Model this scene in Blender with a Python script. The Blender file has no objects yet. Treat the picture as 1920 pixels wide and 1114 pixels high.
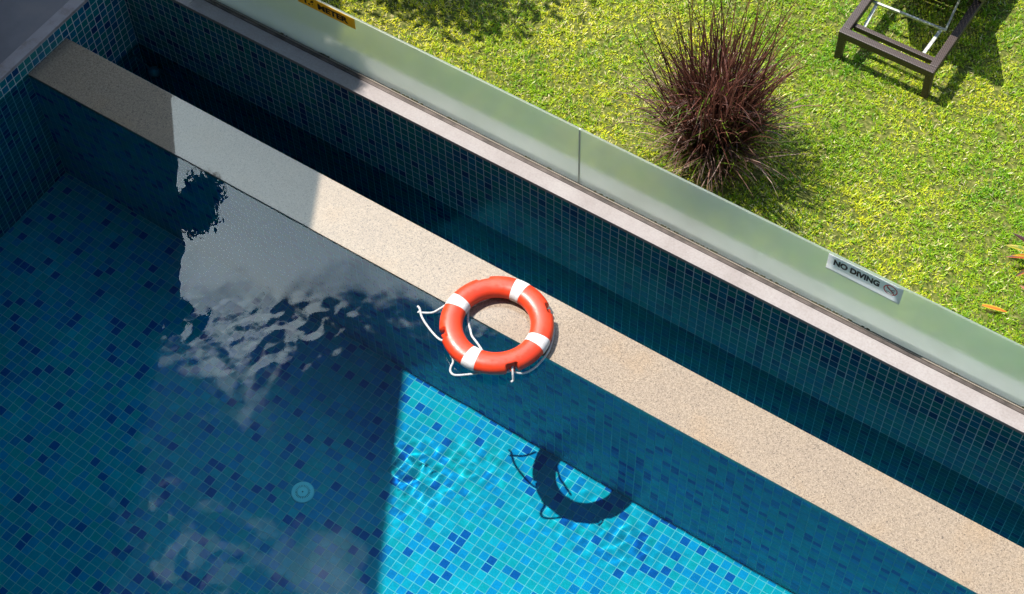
import bpy, bmesh, math, random
import numpy as np
from mathutils import Matrix, Vector

rng = np.random.default_rng(11)
random.seed(11)
sc = bpy.context.scene
col = sc.collection
sc.render.engine = 'CYCLES'
sc.cycles.use_denoising = True
sc.cycles.max_bounces = 14
sc.cycles.transmission_bounces = 10
sc.cycles.caustics_refractive = True
sc.cycles.caustics_reflective = False

# ------------------------------------------------------------------ camera
# world: X runs along the pool edge, Y points over the edge to the lawn, Z is up, pool rim at z = 0
CAM_Z = 9.0
CAM_ROT = np.array([[0.83381821, 0.55165801, -0.02050936],
                    [0.44837192, -0.69844144, -0.55780120],
                    [-0.32204009, 0.45590898, -0.82972115]])
cam = bpy.data.objects.new('camera', bpy.data.cameras.new('camera'))
col.objects.link(cam)
sc.camera = cam
cam.data.sensor_width = 36.0
cam.data.lens = 60.0
cam.data.clip_end = 500.0
m = Matrix.Identity(4)
for i in range(3):
    m[i][0] = CAM_ROT[0, i]
    m[i][1] = -CAM_ROT[1, i]
    m[i][2] = -CAM_ROT[2, i]
m[2][3] = CAM_Z
cam.matrix_world = m

# ------------------------------------------------------------------ sky and sun
SUN_EL, SUN_AZ = math.radians(61.5), math.radians(179.6)      # where the sun stands, azimuth from +X
SUN_POS = Vector((math.cos(SUN_EL) * math.cos(SUN_AZ), math.cos(SUN_EL) * math.sin(SUN_AZ), math.sin(SUN_EL)))
world = bpy.data.worlds.new('World')
sc.world = world
world.use_nodes = True
nt = world.node_tree
nt.nodes.clear()


def N(t, kind, **kw):
    n = t.nodes.new(kind)
    for k, v in kw.items():
        setattr(n, k, v)
    return n


def math_node(t, op, a, b=None, c=None):
    n = N(t, 'ShaderNodeMath', operation=op)
    for i, v in enumerate((a, b, c)):
        if v is None:
            continue
        if hasattr(v, 'node'):
            t.links.new(v, n.inputs[i])
        else:
            n.inputs[i].default_value = v
    return n.outputs[0]


sky = N(nt, 'ShaderNodeTexSky', sky_type='NISHITA')
sky.sun_disc = False
sky.dust_density = 0.0
sky.ozone_density = 2.5
sky.sun_elevation = SUN_EL
sky.sun_rotation = math.pi / 2 - SUN_AZ
tc = N(nt, 'ShaderNodeTexCoord')
noise = N(nt, 'ShaderNodeTexNoise', noise_dimensions='4D')
nt.links.new(tc.outputs['Generated'], noise.inputs['Vector'])
noise.inputs['Scale'].default_value = 3.6
noise.inputs['Detail'].default_value = 4.0
noise.inputs['Roughness'].default_value = 0.55
CLOUD_SEED = 0.97
noise.inputs['W'].default_value = CLOUD_SEED
sep = N(nt, 'ShaderNodeSeparateXYZ')
nt.links.new(tc.outputs['Generated'], sep.inputs[0])
bank = math_node(nt, 'MINIMUM', math_node(nt, 'MAXIMUM', math_node(nt, 'MULTIPLY', math_node(nt, 'SUBTRACT', 0.80, sep.outputs['Z']), 1.1), -0.06), 0.10)   # denser low down
dens = math_node(nt, 'ADD', noise.outputs['Fac'], bank)
noise2 = N(nt, 'ShaderNodeTexNoise', noise_dimensions='4D')
nt.links.new(tc.outputs['Generated'], noise2.inputs['Vector'])
noise2.inputs['Scale'].default_value = 6.5
noise2.inputs['Detail'].default_value = 6.0
noise2.inputs['Roughness'].default_value = 0.5
noise2.inputs['W'].default_value = 11.2
ramp = N(nt, 'ShaderNodeMapRange', interpolation_type='SMOOTHSTEP')
nt.links.new(dens, ramp.inputs['Value'])
ramp.inputs['From Min'].default_value = 0.53
ramp.inputs['From Max'].default_value = 0.60
dotn = N(nt, 'ShaderNodeVectorMath', operation='DOT_PRODUCT')
nt.links.new(tc.outputs['Generated'], dotn.inputs[0])
dotn.inputs[1].default_value = SUN_POS
ang = math_node(nt, 'ARCCOSINE', math_node(nt, 'MINIMUM', dotn.outputs['Value'], 0.99999))
glow = math_node(nt, 'MULTIPLY', math_node(nt, 'EXPONENT', math_node(nt, 'MULTIPLY', ang, -5.0)), 46.0)  # forward scattering
cloud_strength = math_node(nt, 'MINIMUM', math_node(nt, 'ADD', glow, 0.20), 7.0)
bg_sky = N(nt, 'ShaderNodeBackground')
nt.links.new(sky.outputs[0], bg_sky.inputs[0])
bg_sky.inputs[1].default_value = 0.15
bg_cloud = N(nt, 'ShaderNodeBackground')
bg_cloud.inputs[0].default_value = (0.78, 0.94, 1.0, 1)
nt.links.new(cloud_strength, bg_cloud.inputs[1])
mixw = N(nt, 'ShaderNodeMixShader')
ramp2 = N(nt, 'ShaderNodeMapRange', interpolation_type='SMOOTHSTEP')     # scattered thin small clouds higher up
nt.links.new(noise2.outputs['Fac'], ramp2.inputs['Value'])
ramp2.inputs['From Min'].default_value = 0.61
ramp2.inputs['From Max'].default_value = 0.72
ramp2.inputs['To Max'].default_value = 0.50
nt.links.new(math_node(nt, 'MAXIMUM', ramp.outputs[0], ramp2.outputs[0]), mixw.inputs[0])
nt.links.new(bg_sky.outputs[0], mixw.inputs[1])
nt.links.new(bg_cloud.outputs[0], mixw.inputs[2])
nt.links.new(mixw.outputs[0], N(nt, 'ShaderNodeOutputWorld').inputs[0])

sun = bpy.data.lights.new('sun', 'SUN')
sun.energy = 4.9
sun.angle = math.radians(0.53)
sun.color = (1.0, 0.955, 0.88)
sun.cycles.is_caustics_light = True
sun_ob = bpy.data.objects.new('sun', sun)
col.objects.link(sun_ob)
sun_ob.rotation_euler = (-SUN_POS).to_track_quat('-Z', 'Y').to_euler()
sun_ob.location = SUN_POS * 60

sc.view_settings.view_transform = 'Standard'
sc.view_settings.look = 'None'
sc.view_settings.exposure = 0.76
sc.view_settings.gamma = 1.0
sc.view_settings.use_curve_mapping = False


# ------------------------------------------------------------------ helpers
def project(P):
    """pixel (1920 wide) of world points; used only to rank which tiles show largest"""
    P = np.atleast_2d(P) - np.array([0, 0, CAM_Z])
    c = P @ CAM_ROT.T
    return c[:, :2] / c[:, 2:3] * 3200 + np.array([960, 557]), c[:, 2]


def material(name, color=(.5, .5, .5), rough=.5, spec=.5, metal=0.0):
    ma = bpy.data.materials.new(name)
    ma.use_nodes = True
    b = ma.node_tree.nodes['Principled BSDF']
    b.inputs['Base Color'].default_value = (*color, 1)
    b.inputs['Roughness'].default_value = rough
    b.inputs['Specular IOR Level'].default_value = spec
    b.inputs['Metallic'].default_value = metal
    return ma


def tex(ma, kind, scale, coord='Object', **inp):
    t = ma.node_tree
    c = N(t, 'ShaderNodeTexCoord')
    n = N(t, kind)
    if coord:
        t.links.new(c.outputs[coord], n.inputs['Vector'])
    n.inputs['Scale'].default_value = scale
    for k, v in inp.items():
        n.inputs[k].default_value = v
    return n


def ramp_node(ma, fac, stops, interp='LINEAR'):
    r = N(ma.node_tree, 'ShaderNodeValToRGB')
    r.color_ramp.interpolation = interp
    el = r.color_ramp.elements
    while len(el) < len(stops):
        el.new(0.5)
    for e, (p, c) in zip(el, stops):
        e.position = p
        e.color = (*c, 1) if len(c) == 3 else c
    ma.node_tree.links.new(fac, r.inputs[0])
    return r.outputs[0]


def mix_rgb(ma, fac, a, b, blend='MIX'):
    n = N(ma.node_tree, 'ShaderNodeMix', data_type='RGBA', blend_type=blend)
    t = ma.node_tree
    for sock, v in ((n.inputs[0], fac), (n.inputs[6], a), (n.inputs[7], b)):
        if hasattr(v, 'node'):
            t.links.new(v, sock)
        else:
            sock.default_value = v if not isinstance(v, tuple) or len(v) == 4 else (*v, 1)
    return n.outputs[2]


def bump(ma, height, strength=.3, dist=.002):
    n = N(ma.node_tree, 'ShaderNodeBump')
    n.inputs['Strength'].default_value = strength
    n.inputs['Distance'].default_value = dist
    ma.node_tree.links.new(height, n.inputs['Height'])
    ma.node_tree.links.new(n.outputs[0], ma.node_tree.nodes['Principled BSDF'].inputs['Normal'])
    return n


def base(ma, sock, name='Base Color'):
    ma.node_tree.links.new(sock, ma.node_tree.nodes['Principled BSDF'].inputs[name])


def mesh_np(name, v, f, mats, mat_idx=None, smooth=False, colors=None):
    """numpy mesh: v (n,3), f (m,k) with all faces of equal size"""
    v = np.asarray(v, np.float32)
    f = np.asarray(f, np.int32)
    me = bpy.data.meshes.new(name)
    k = f.shape[1]
    me.vertices.add(len(v))
    me.vertices.foreach_set('co', v.ravel())
    me.loops.add(f.size)
    me.loops.foreach_set('vertex_index', f.ravel())
    me.polygons.add(len(f))
    me.polygons.foreach_set('loop_start', np.arange(0, f.size, k, dtype=np.int32))
    me.polygons.foreach_set('use_smooth', np.full(len(f), smooth))
    for ma in (mats if isinstance(mats, (list, tuple)) else [mats]):
        me.materials.append(ma)
    if mat_idx is not None:
        me.polygons.foreach_set('material_index', np.asarray(mat_idx, np.int32))
    if colors is not None:
        a = me.attributes.new('blade_color', 'FLOAT_COLOR', 'POINT')
        c4 = np.ones((len(v), 4), np.float32)
        c4[:, :3] = colors
        a.data.foreach_set('color', c4.ravel())
    me.update()
    me.validate()
    return me


class MB:
    """collects simple solids into one mesh"""
    def __init__(s):
        s.bm = bmesh.new()

    def box(s, a, b, bevel=0.0):
        r = bmesh.ops.create_cube(s.bm, size=1.0)
        c = [(a[i] + b[i]) / 2 for i in range(3)]
        d = [abs(b[i] - a[i]) for i in range(3)]
        bmesh.ops.transform(s.bm, matrix=Matrix.Translation(c) @ Matrix.Diagonal((*d, 1)), verts=r['verts'])
        if bevel:
            es = list({e for v in r['verts'] for e in v.link_edges})
            bmesh.ops.bevel(s.bm, geom=es, offset=bevel, segments=2, affect='EDGES', profile=.6)
        return s

    def bar(s, p, q, w, h, bevel=0.0, up=(0, 0, 1)):
        """square bar from p to q"""
        p, q = Vector(p), Vector(q)
        d = (q - p)
        L = d.length
        z = d.normalized()
        x = Vector(up).cross(z)
        if x.length < 1e-4:
            x = Vector((1, 0, 0))
        x.normalize()
        y = z.cross(x)
        r = bmesh.ops.create_cube(s.bm, size=1.0)
        R = Matrix((x, y, z)).transposed().to_4x4()
        bmesh.ops.transform(s.bm, matrix=Matrix.Translation((p + q) / 2) @ R @ Matrix.Diagonal((w, h, L, 1)), verts=r['verts'])
        if bevel:
            es = list({e for v in r['verts'] for e in v.link_edges})
            bmesh.ops.bevel(s.bm, geom=es, offset=bevel, segments=2, affect='EDGES', profile=.6)
        return s

    def tube(s, pts, r, n=8, close=False, taper=None):
        pts = [Vector(p) for p in pts]
        rings = []
        up = Vector((0.13, 0.27, 1)).normalized()
        for i, p in enumerate(pts):
            a = pts[max(i - 1, 0)] if not close else pts[i - 1]
            b = pts[min(i + 1, len(pts) - 1)] if not close else pts[(i + 1) % len(pts)]
            z = (b - a).normalized()
            x = up.cross(z).normalized()
            y = z.cross(x)
            rr = r if taper is None else r * taper[i]
            rings.append([s.bm.verts.new(p + (x * math.cos(t) + y * math.sin(t)) * rr)
                          for t in (2 * math.pi * k / n for k in range(n))])
        m_ = len(rings)
        for i in range(m_ if close else m_ - 1):
            A, B = rings[i], rings[(i + 1) % m_]
            for k in range(n):
                f = s.bm.faces.new((A[k], A[(k + 1) % n], B[(k + 1) % n], B[k]))
                f.smooth = True
        if not close:
            s.bm.faces.new(rings[0][::-1])
            s.bm.faces.new(rings[-1])
        return s

    def prism(s, poly, z0, z1):
        a = [s.bm.verts.new((x, y, z0)) for x, y in poly]
        b = [s.bm.verts.new((x, y, z1)) for x, y in poly]
        n = len(poly)
        s.bm.faces.new(a[::-1])
        s.bm.faces.new(b)
        for i in range(n):
            s.bm.faces.new((a[i], a[(i + 1) % n], b[(i + 1) % n], b[i]))
        return s

    def mesh(s, name, ma):
        bmesh.ops.recalc_face_normals(s.bm, faces=s.bm.faces)
        me = bpy.data.meshes.new(name)
        s.bm.to_mesh(me)
        s.bm.free()
        for x in (ma if isinstance(ma, (list, tuple)) else [ma]):
            me.materials.append(x)
        return me

    def build(s, name, ma, parent=None):
        return link(name, s.mesh(name, ma), parent)


def link(name, me, parent=None, recv=False):
    o = bpy.data.objects.new(name, me)
    col.objects.link(o)
    if parent is not None:
        o.parent = parent
        o.matrix_parent_inverse = Matrix.Translation(parent['base']).inverted() if 'base' in parent else Matrix.Identity(4)
    if recv:
        o.cycles.is_caustics_receiver = True
    return o


def tag(o, label, cat, group=None):
    o['label'] = label
    o['category'] = cat
    if group:
        o['group'] = group
    return o


def thing(name, base_loc, label, cat, group=None):
    o = bpy.data.objects.new(name, None)
    o.empty_display_size = .1
    col.objects.link(o)
    o.location = base_loc
    o['base'] = [float(x) for x in base_loc]
    return tag(o, label, cat, group)


def structure(o):
    o['kind'] = 'structure'
    return o


# ------------------------------------------------------------------ materials
TILE_COL = [(.008, .360, .450), (.006, .290, .520), (.010, .375, .400), (.008, .320, .425),
            (.005, .205, .440), (.005, .105, .345), (.012, .405, .505)]
TILE_W = [.24, .20, .16, .16, .09, .09, .06]


def glaze_set(name, k, spec):
    out = []
    for i, c in enumerate(TILE_COL):
        c = tuple(x * k for x in c)
        ma = material('%s_%s' % (name, 'abcdefg'[i]), c, .16, spec)
        nz = tex(ma, 'ShaderNodeTexNoise', 55.0, Detail=3.0)
        big = tex(ma, 'ShaderNodeTexNoise', 1.7, Detail=3.0)
        cc = mix_rgb(ma, nz.outputs['Fac'], tuple(x * .80 for x in c), tuple(min(1, x * 1.20) for x in c))
        base(ma, mix_rgb(ma, 1.0, cc, ramp_node(ma, big.outputs['Fac'], [(.3, (.88, .90, .92)), (.7, (1.08, 1.06, 1.04))]), 'MULTIPLY'))
        out.append(ma)
    return out


# a glaze mirrors far less under water than in air
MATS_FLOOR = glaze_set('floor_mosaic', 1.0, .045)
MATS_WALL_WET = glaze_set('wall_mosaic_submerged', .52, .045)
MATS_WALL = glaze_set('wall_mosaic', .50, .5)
GROUT = material('pale_grout', (.52, .60, .58), .8, .3)
nz = tex(GROUT, 'ShaderNodeTexNoise', 7.0, Detail=6.0)
base(GROUT, ramp_node(GROUT, nz.outputs['Fac'], [(.3, (.34, .42, .43)), (.7, (.50, .57, .57))]))

GROUT_WALL = material('pale_wall_grout', (.66, .74, .76), .8, .3)
nz = tex(GROUT_WALL, 'ShaderNodeTexNoise', 5.0, Detail=6.0)
base(GROUT_WALL, ramp_node(GROUT_WALL, nz.outputs['Fac'], [(.3, (.42, .51, .54)), (.7, (.64, .71, .73))]))

GRANITE = material('wet_granite', (.5, .42, .34), .55, .4)
b_ = GRANITE.node_tree.nodes['Principled BSDF']
v1 = tex(GRANITE, 'ShaderNodeTexVoronoi', 190.0)
v2 = tex(GRANITE, 'ShaderNodeTexNoise', 190.0, Detail=2.0)
v3 = tex(GRANITE, 'ShaderNodeTexNoise', 2.3, Detail=5.0, Roughness=.6)
v4 = tex(GRANITE, 'ShaderNodeTexNoise', 60.0, Detail=3.0)
g1 = ramp_node(GRANITE, v1.outputs['Color'], [(0.0, (.055, .040, .030)), (.13, (.130, .096, .068)), (.26, (.235, .178, .124)), (.62, (.285, .220, .156)), (.88, (.33, .262, .192)), (1.0, (.20, .152, .115))])
g2 = ramp_node(GRANITE, v2.outputs['Fac'], [(.33, (.26, .20, .16)), (.43, (1, 1, 1)), (1, (1.04, 1.04, 1.04))])
g3 = ramp_node(GRANITE, v3.outputs['Fac'], [(.30, (1.03, .96, .86)), (.48, (1, 1, 1)), (.68, (.94, .94, .96))])
g4 = ramp_node(GRANITE, v4.outputs['Fac'], [(.35, (.82, .80, .78)), (.6, (1.05, 1.03, 1.0))])
base(GRANITE, mix_rgb(GRANITE, 1.0, mix_rgb(GRANITE, 1.0, mix_rgb(GRANITE, .8, g1, g2, 'MULTIPLY'), g3, 'MULTIPLY'), g4, 'MULTIPLY'))
b_.inputs['Coat Weight'].default_value = 1.0          # film of water running over the edge
b_.inputs['Coat Roughness'].default_value = 0.02
b_.inputs['Coat IOR'].default_value = 1.333

COPING = material('pink_grey_concrete', (.66, .60, .57), .75, .3)
c1 = tex(COPING, 'ShaderNodeTexNoise', 3.5, Detail=6.0, Roughness=.65)
c2 = tex(COPING, 'ShaderNodeTexNoise', 70.0, Detail=3.0)
c3 = tex(COPING, 'ShaderNodeTexVoronoi', 22.0)
k1 = ramp_node(COPING, c1.outputs['Fac'], [(.3, (.262, .230, .224)), (.5, (.302, .270, .266)), (.7, (.325, .298, .294))])
k2 = ramp_node(COPING, c2.outputs['Fac'], [(.3, (.88, .87, .86)), (.6, (1.04, 1.03, 1.02))])
k3 = ramp_node(COPING, c3.outputs['Distance'], [(.0, (1, 1, 1)), (.07, (1, 1, 1)), (.10, (0, 0, 0))])
base(COPING, mix_rgb(COPING, math_node(COPING.node_tree, 'MULTIPLY', k3, .35), mix_rgb(COPING, 1.0, k1, k2, 'MULTIPLY'), (.48, .46, .45)))
bump(COPING, c2.outputs['Fac'], .25, .002)

DECK = material('grey_deck_stone', (.30, .28, .29), .8, .3)
d1 = tex(DECK, 'ShaderNodeTexNoise', 2.2, Detail=6.0, Roughness=.6)
base(DECK, ramp_node(DECK, d1.outputs['Fac'], [(.3, (.15, .14, .15)), (.55, (.20, .185, .20)), (.75, (.25, .22, .22))]))
LIP = material('pale_deck_lip', (.5, .44, .43), .8, .3)
l1 = tex(LIP, 'ShaderNodeTexNoise', 9.0, Detail=6.0, Roughness=.7)
base(LIP, ramp_node(LIP, l1.outputs['Fac'], [(.3, (.22, .17, .15)), (.5, (.33, .29, .30)), (.7, (.37, .33, .34))]))
PLASTER = material('cream_render', (.70, .67, .62), .9, .2)
p1 = tex(PLASTER, 'ShaderNodeTexNoise', 1.4, Detail=5.0)
base(PLASTER, ramp_node(PLASTER, p1.outputs['Fac'], [(.3, (.42, .40, .37)), (.7, (.52, .50, .47))]))
CONCRETE = material('dark_concrete', (.22, .21, .20), .9, .2)
WINDOW = material('dark_window_glass', (.03, .04, .05), .06, .5)
METAL = material('brushed_aluminium', (.55, .53, .50), .38, .5, 1.0)
RAIL_SHADE = material('rail_shade_brown', (.40, .35, .30), .55, .4, .35)
r1 = tex(RAIL_SHADE, 'ShaderNodeTexNoise', 14.0, Detail=5.0)
base(RAIL_SHADE, ramp_node(RAIL_SHADE, r1.outputs['Fac'], [(.35, (.050, .040, .036)), (.6, (.105, .083, .074))]))  # rail brown darkened in the colour to stand in for the fence's shadow
RAILTOP = material('worn_rail_lip', (.24, .20, .16), .6, .4)
JOINT = material('green_grey_silicone', (.58, .66, .58), .6, .3)
SEAL = material('black_rubber_seal', (.035, .03, .022), .7, .3)

WATER = bpy.data.materials.new('pool_water')
WATER.use_nodes = True
t = WATER.node_tree
t.nodes.clear()
refr = N(t, 'ShaderNodeBsdfRefraction')
refr.inputs['Color'].default_value = (.40, .92, 1.0, 1)
refr.inputs['Roughness'].default_value = 0.0
refr.inputs['IOR'].default_value = 1.333
glos = N(t, 'ShaderNodeBsdfGlossy')
glos.inputs['Roughness'].default_value = 0.0
fres = N(t, 'ShaderNodeFresnel')
fres.inputs['IOR'].default_value = 1.333
mx = N(t, 'ShaderNodeMixShader')
t.links.new(fres.outputs[0], mx.inputs[0])
t.links.new(refr.outputs[0], mx.inputs[1])
t.links.new(glos.outputs[0], mx.inputs[2])
t.links.new(mx.outputs[0], N(t, 'ShaderNodeOutputMaterial').inputs[0])

# frosted green glass of the fence: most light passes scattered, some as a soft blur, a little is mirrored
FROST = bpy.data.materials.new('frosted_green_glass')
FROST.use_nodes = True
t = FROST.node_tree
t.nodes.clear()
f1 = tex(FROST, 'ShaderNodeTexNoise', 5.0, Detail=5.0)
fc = ramp_node(FROST, f1.outputs['Fac'], [(.3, (.86, .92, .87)), (.7, (.90, .95, .91))])
fr = N(t, 'ShaderNodeBsdfRefraction')
fr.inputs['Roughness'].default_value = .60
fr.inputs['IOR'].default_value = 1.05
ft = N(t, 'ShaderNodeBsdfTranslucent')
fd = N(t, 'ShaderNodeBsdfDiffuse')
fg = N(t, 'ShaderNodeBsdfGlossy')
fg.inputs['Roughness'].default_value = .30
for n_ in (fr, ft, fd):
    t.links.new(fc, n_.inputs['Color'])
m1, m2, m3 = (N(t, 'ShaderNodeMixShader') for _ in range(3))
m1.inputs[0].default_value = .30
t.links.new(fr.outputs[0], m1.inputs[1])
t.links.new(ft.outputs[0], m1.inputs[2])
m2.inputs[0].default_value = .10
t.links.new(m1.outputs[0], m2.inputs[1])
t.links.new(fd.outputs[0], m2.inputs[2])
ff = N(t, 'ShaderNodeLayerWeight')
ff.inputs['Blend'].default_value = .5
t.links.new(math_node(t, 'MULTIPLY_ADD', math_node(t, 'POWER', ff.outputs['Facing'], 5.0), .6, .03), m3.inputs[0])
t.links.new(m2.outputs[0], m3.inputs[1])
t.links.new(fg.outputs[0], m3.inputs[2])
t.links.new(m3.outputs[0], N(t, 'ShaderNodeOutputMaterial').inputs[0])

# ------------------------------------------------------------------ pool: dimensions
P = 0.062            # mosaic pitch
GAP = 0.0054
POOL_D = 1.72
X_END, X_FAR = -7.40, 3.6
Y_NEAR, Y_IN, Y_OUT, Y_WALL = 0.25, 4.6845, 5.0814, 5.680
Z_CH, Z_CHF = -0.60, -1.42
Z_COPE, Z_DECK = 0.183, 0.155
X_PHASE = -3.959


def tile_mesh(ma, h=.0009):
    s = (P - GAP) / 2
    e = s - .0012
    v = [(-s, -s, 0), (s, -s, 0), (s, s, 0), (-s, s, 0), (-e, -e, h), (e, -e, h), (e, e, h), (-e, e, h)]
    f = [(0, 1, 5, 4), (1, 2, 6, 5), (2, 3, 7, 6), (3, 0, 4, 7), (4, 5, 6, 7)]
    return mesh_np('mosaic_tile', v, f, ma)


ALL_MATS = MATS_FLOOR + MATS_WALL_WET + MATS_WALL
TILE_MESH = [tile_mesh(ma) for ma in ALL_MATS]


def tile_field(parent, origin, u, v, us, vs, n_single, app=None, zmin=None, wall_water=None):
    """mosaic on a plane. us, vs: lists of (start, end) spans along u and v; whole tiles that show largest become parts"""
    origin, u, v = (np.array(a, float) for a in (origin, u, v))
    n = np.cross(u, v)
    us, vs = np.array(us), np.array(vs)
    full = (P - GAP) * .98
    uu, vv = np.meshgrid(np.arange(len(us)), np.arange(len(vs)), indexing='ij')
    uu, vv = uu.ravel(), vv.ravel()
    cu, cv = us[uu].mean(1), vs[vv].mean(1)
    wu, wv = us[uu, 1] - us[uu, 0], vs[vv, 1] - vs[vv, 0]
    C = origin + cu[:, None] * u + cv[:, None] * v
    ci = rng.choice(len(TILE_COL), len(C), p=TILE_W)
    if wall_water is not None:                # dry above the waterline, submerged below
        ci = ci + 7 + 7 * (C[:, 2] > wall_water(C))
    A = C.copy()
    if app is not None:                       # apparent depth below the water
        wl = app
        below = A[:, 2] < wl
        A[below, 2] = wl + (A[below, 2] - wl) * .62
    px, dep = project(A)
    inside = (px[:, 0] > 4) & (px[:, 0] < 1916) & (px[:, 1] > 4) & (px[:, 1] < 1110) & (wu > full) & (wv > full)
    if zmin is not None:
        inside &= C[:, 2] > zmin
    order = np.argsort(np.where(inside, dep, 1e6))
    single = [i for i in order[:n_single] if inside[i]]
    smask = np.zeros(len(C), bool)
    smask[single] = True
    R = Matrix((u, v, n)).transposed().to_4x4()
    pinv = Matrix.Translation(parent['base']).inverted() if 'base' in parent else Matrix.Identity(4)
    tilt = rng.normal(0, .006, (len(C), 2))
    for i in single:
        o = bpy.data.objects.new('mosaic_tile', TILE_MESH[ci[i]])
        col.objects.link(o)
        o.parent = parent
        o.matrix_parent_inverse = pinv
        o.matrix_basis = Matrix.Translation(C[i]) @ R @ Matrix.Rotation(tilt[i, 0], 4, 'X') @ Matrix.Rotation(tilt[i, 1], 4, 'Y')
        o.cycles.is_caustics_receiver = True
    # the rest, joined
    k = ~smask
    su, sv, cc, cidx, tl = wu[k] / 2, wv[k] / 2, C[k], ci[k], tilt[k]
    h = .0009
    q = np.array([(-1, -1), (1, -1), (1, 1), (-1, 1)])
    V = np.empty((k.sum(), 8, 3))
    for j, (a, b) in enumerate(q):
        V[:, j] = cc + (a * su)[:, None] * u + (b * sv)[:, None] * v
        hh = h + a * su * tl[:, 0] + b * sv * tl[:, 1]
        V[:, j + 4] = cc + (a * (su - .0012))[:, None] * u + (b * (sv - .0012))[:, None] * v + hh[:, None] * n
    Fq = np.array([(0, 1, 5, 4), (1, 2, 6, 5), (2, 3, 7, 6), (3, 0, 4, 7), (4, 5, 6, 7)])
    F = (np.arange(k.sum())[:, None, None] * 8 + Fq[None]).reshape(-1, 4)
    me = mesh_np('mosaic_tiles', V.reshape(-1, 3), F, ALL_MATS, np.repeat(cidx, 5))
    o = link('mosaic_tiles', me, parent, recv=True)
    o['kind'] = 'stuff'
    return o


def spans(a, b, phase):
    """tile spans between a and b with joints at phase + k*P, cut at both ends"""
    k0 = math.floor((a - phase) / P)
    out = []
    while True:
        s = phase + k0 * P
        e = s + P
        if s >= b:
            break
        s2, e2 = max(s, a) + GAP / 2, min(e, b) - GAP / 2
        if e2 - s2 > .008:
            out.append((s2, e2))
        k0 += 1
    return out


# ---- pool floor
pool_floor = structure(MB().box((X_END - .3, Y_NEAR - .3, -POOL_D - .25), (X_FAR + .3, Y_IN + .02, -POOL_D)).build('pool_floor', GROUT))
pool_floor.cycles.is_caustics_receiver = True
tile_field(pool_floor, (0, 0, -POOL_D), (1, 0, 0), (0, 1, 0), spans(X_END, X_FAR, X_PHASE),
           spans(Y_NEAR, Y_IN, Y_IN - P * .5), 300, app=0.0)

# ---- weir wall with granite capping
weir = thing('weir_wall', ((X_END + X_FAR) / 2, (Y_IN + Y_OUT) / 2, -POOL_D),
             'long low pool edge wall topped with speckled beige granite, between pool and overflow channel', 'wall')
core = MB().box((X_END, Y_IN + .003, -POOL_D - .25), (X_FAR, Y_OUT - .003, -.045)).build('wall_core', GROUT, weir)
core.cycles.is_caustics_receiver = True
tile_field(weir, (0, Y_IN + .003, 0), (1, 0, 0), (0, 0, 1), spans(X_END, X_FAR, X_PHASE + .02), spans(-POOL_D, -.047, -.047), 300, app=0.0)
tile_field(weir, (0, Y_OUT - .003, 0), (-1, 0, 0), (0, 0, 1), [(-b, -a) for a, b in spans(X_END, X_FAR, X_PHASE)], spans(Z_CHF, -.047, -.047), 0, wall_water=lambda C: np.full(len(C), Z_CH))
gj = [X_END + .004, X_FAR]
for a, b in zip(gj[:-1], gj[1:]):
    MB().box((a + .0004, Y_IN - .002, -.045), (b - .0004, Y_OUT + .004, 0), .003).build('granite_slab', GRANITE, weir)

# ---- end wall
endw = thing('end_wall', (X_END, 3.0, -POOL_D), 'shaded mosaic end wall below the grey deck, closing pool and channel', 'wall')
MB().box((X_END - .094, Y_NEAR - .3, -POOL_D - .25), (X_END, Y_WALL + .3, .1275)).build('wall_core', GROUT_WALL, endw).cycles.is_caustics_receiver = True
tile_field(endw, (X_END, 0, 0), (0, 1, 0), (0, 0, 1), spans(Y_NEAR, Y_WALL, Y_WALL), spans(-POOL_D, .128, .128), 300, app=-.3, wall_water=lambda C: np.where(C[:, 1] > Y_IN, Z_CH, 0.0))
MB().box((X_END - .095, Y_NEAR - .3, .128), (X_END + .002, Y_WALL + .02, Z_DECK), .004).build('coping', LIP, endw)

# ---- outer channel wall with coping slabs
outer = thing('retaining_wall', ((X_END + X_FAR) / 2, Y_WALL + .12, Z_CHF),
              'mosaic faced channel wall with pale pinkish coping along the glass fence', 'wall')
MB().box((X_END + .001, Y_WALL, Z_CHF - .2), (X_FAR, Y_WALL + .24, Z_COPE - .03)).build('wall_core', GROUT_WALL, outer).cycles.is_caustics_receiver = True
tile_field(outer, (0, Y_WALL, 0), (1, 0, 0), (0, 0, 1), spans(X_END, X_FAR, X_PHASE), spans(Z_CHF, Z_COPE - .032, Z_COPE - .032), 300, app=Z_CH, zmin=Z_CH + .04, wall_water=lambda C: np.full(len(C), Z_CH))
cj = [X_END - .3, -6.72, .02, X_FAR]
for a, b in zip(cj[:-1], cj[1:]):
    MB().box((a + .0012, Y_WALL - .012, Z_COPE - .03), (b - .0012, Y_WALL + .30, Z_COPE), .003).build('coping_slab', COPING, outer)

# ---- channel floor, near wall and far wall of the pool
chf = structure(MB().box((X_END - .2, Y_OUT - .2, Z_CHF - .2), (X_FAR, Y_WALL + .1, Z_CHF)).build('channel_floor', GROUT))
chf.cycles.is_caustics_receiver = True
tile_field(chf, (0, 0, Z_CHF), (1, 0, 0), (0, 1, 0), spans(X_END, X_FAR, X_PHASE), spans(Y_OUT, Y_WALL, Y_WALL), 0, wall_water=lambda C: np.full(len(C), Z_CH))
nearw = thing('near_wall', (-2, Y_NEAR, -POOL_D), 'mosaic pool wall under the building side deck', 'wall')
MB().box((X_END - .3, Y_NEAR - .3, -POOL_D - .25), (X_FAR, Y_NEAR, .128)).build('wall_core', GROUT, nearw).cycles.is_caustics_receiver = True
tile_field(nearw, (0, Y_NEAR, 0), (-1, 0, 0), (0, 0, 1), [(-b, -a) for a, b in spans(X_END, X_FAR, X_PHASE)], spans(-POOL_D, .128, .128), 0)
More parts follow.
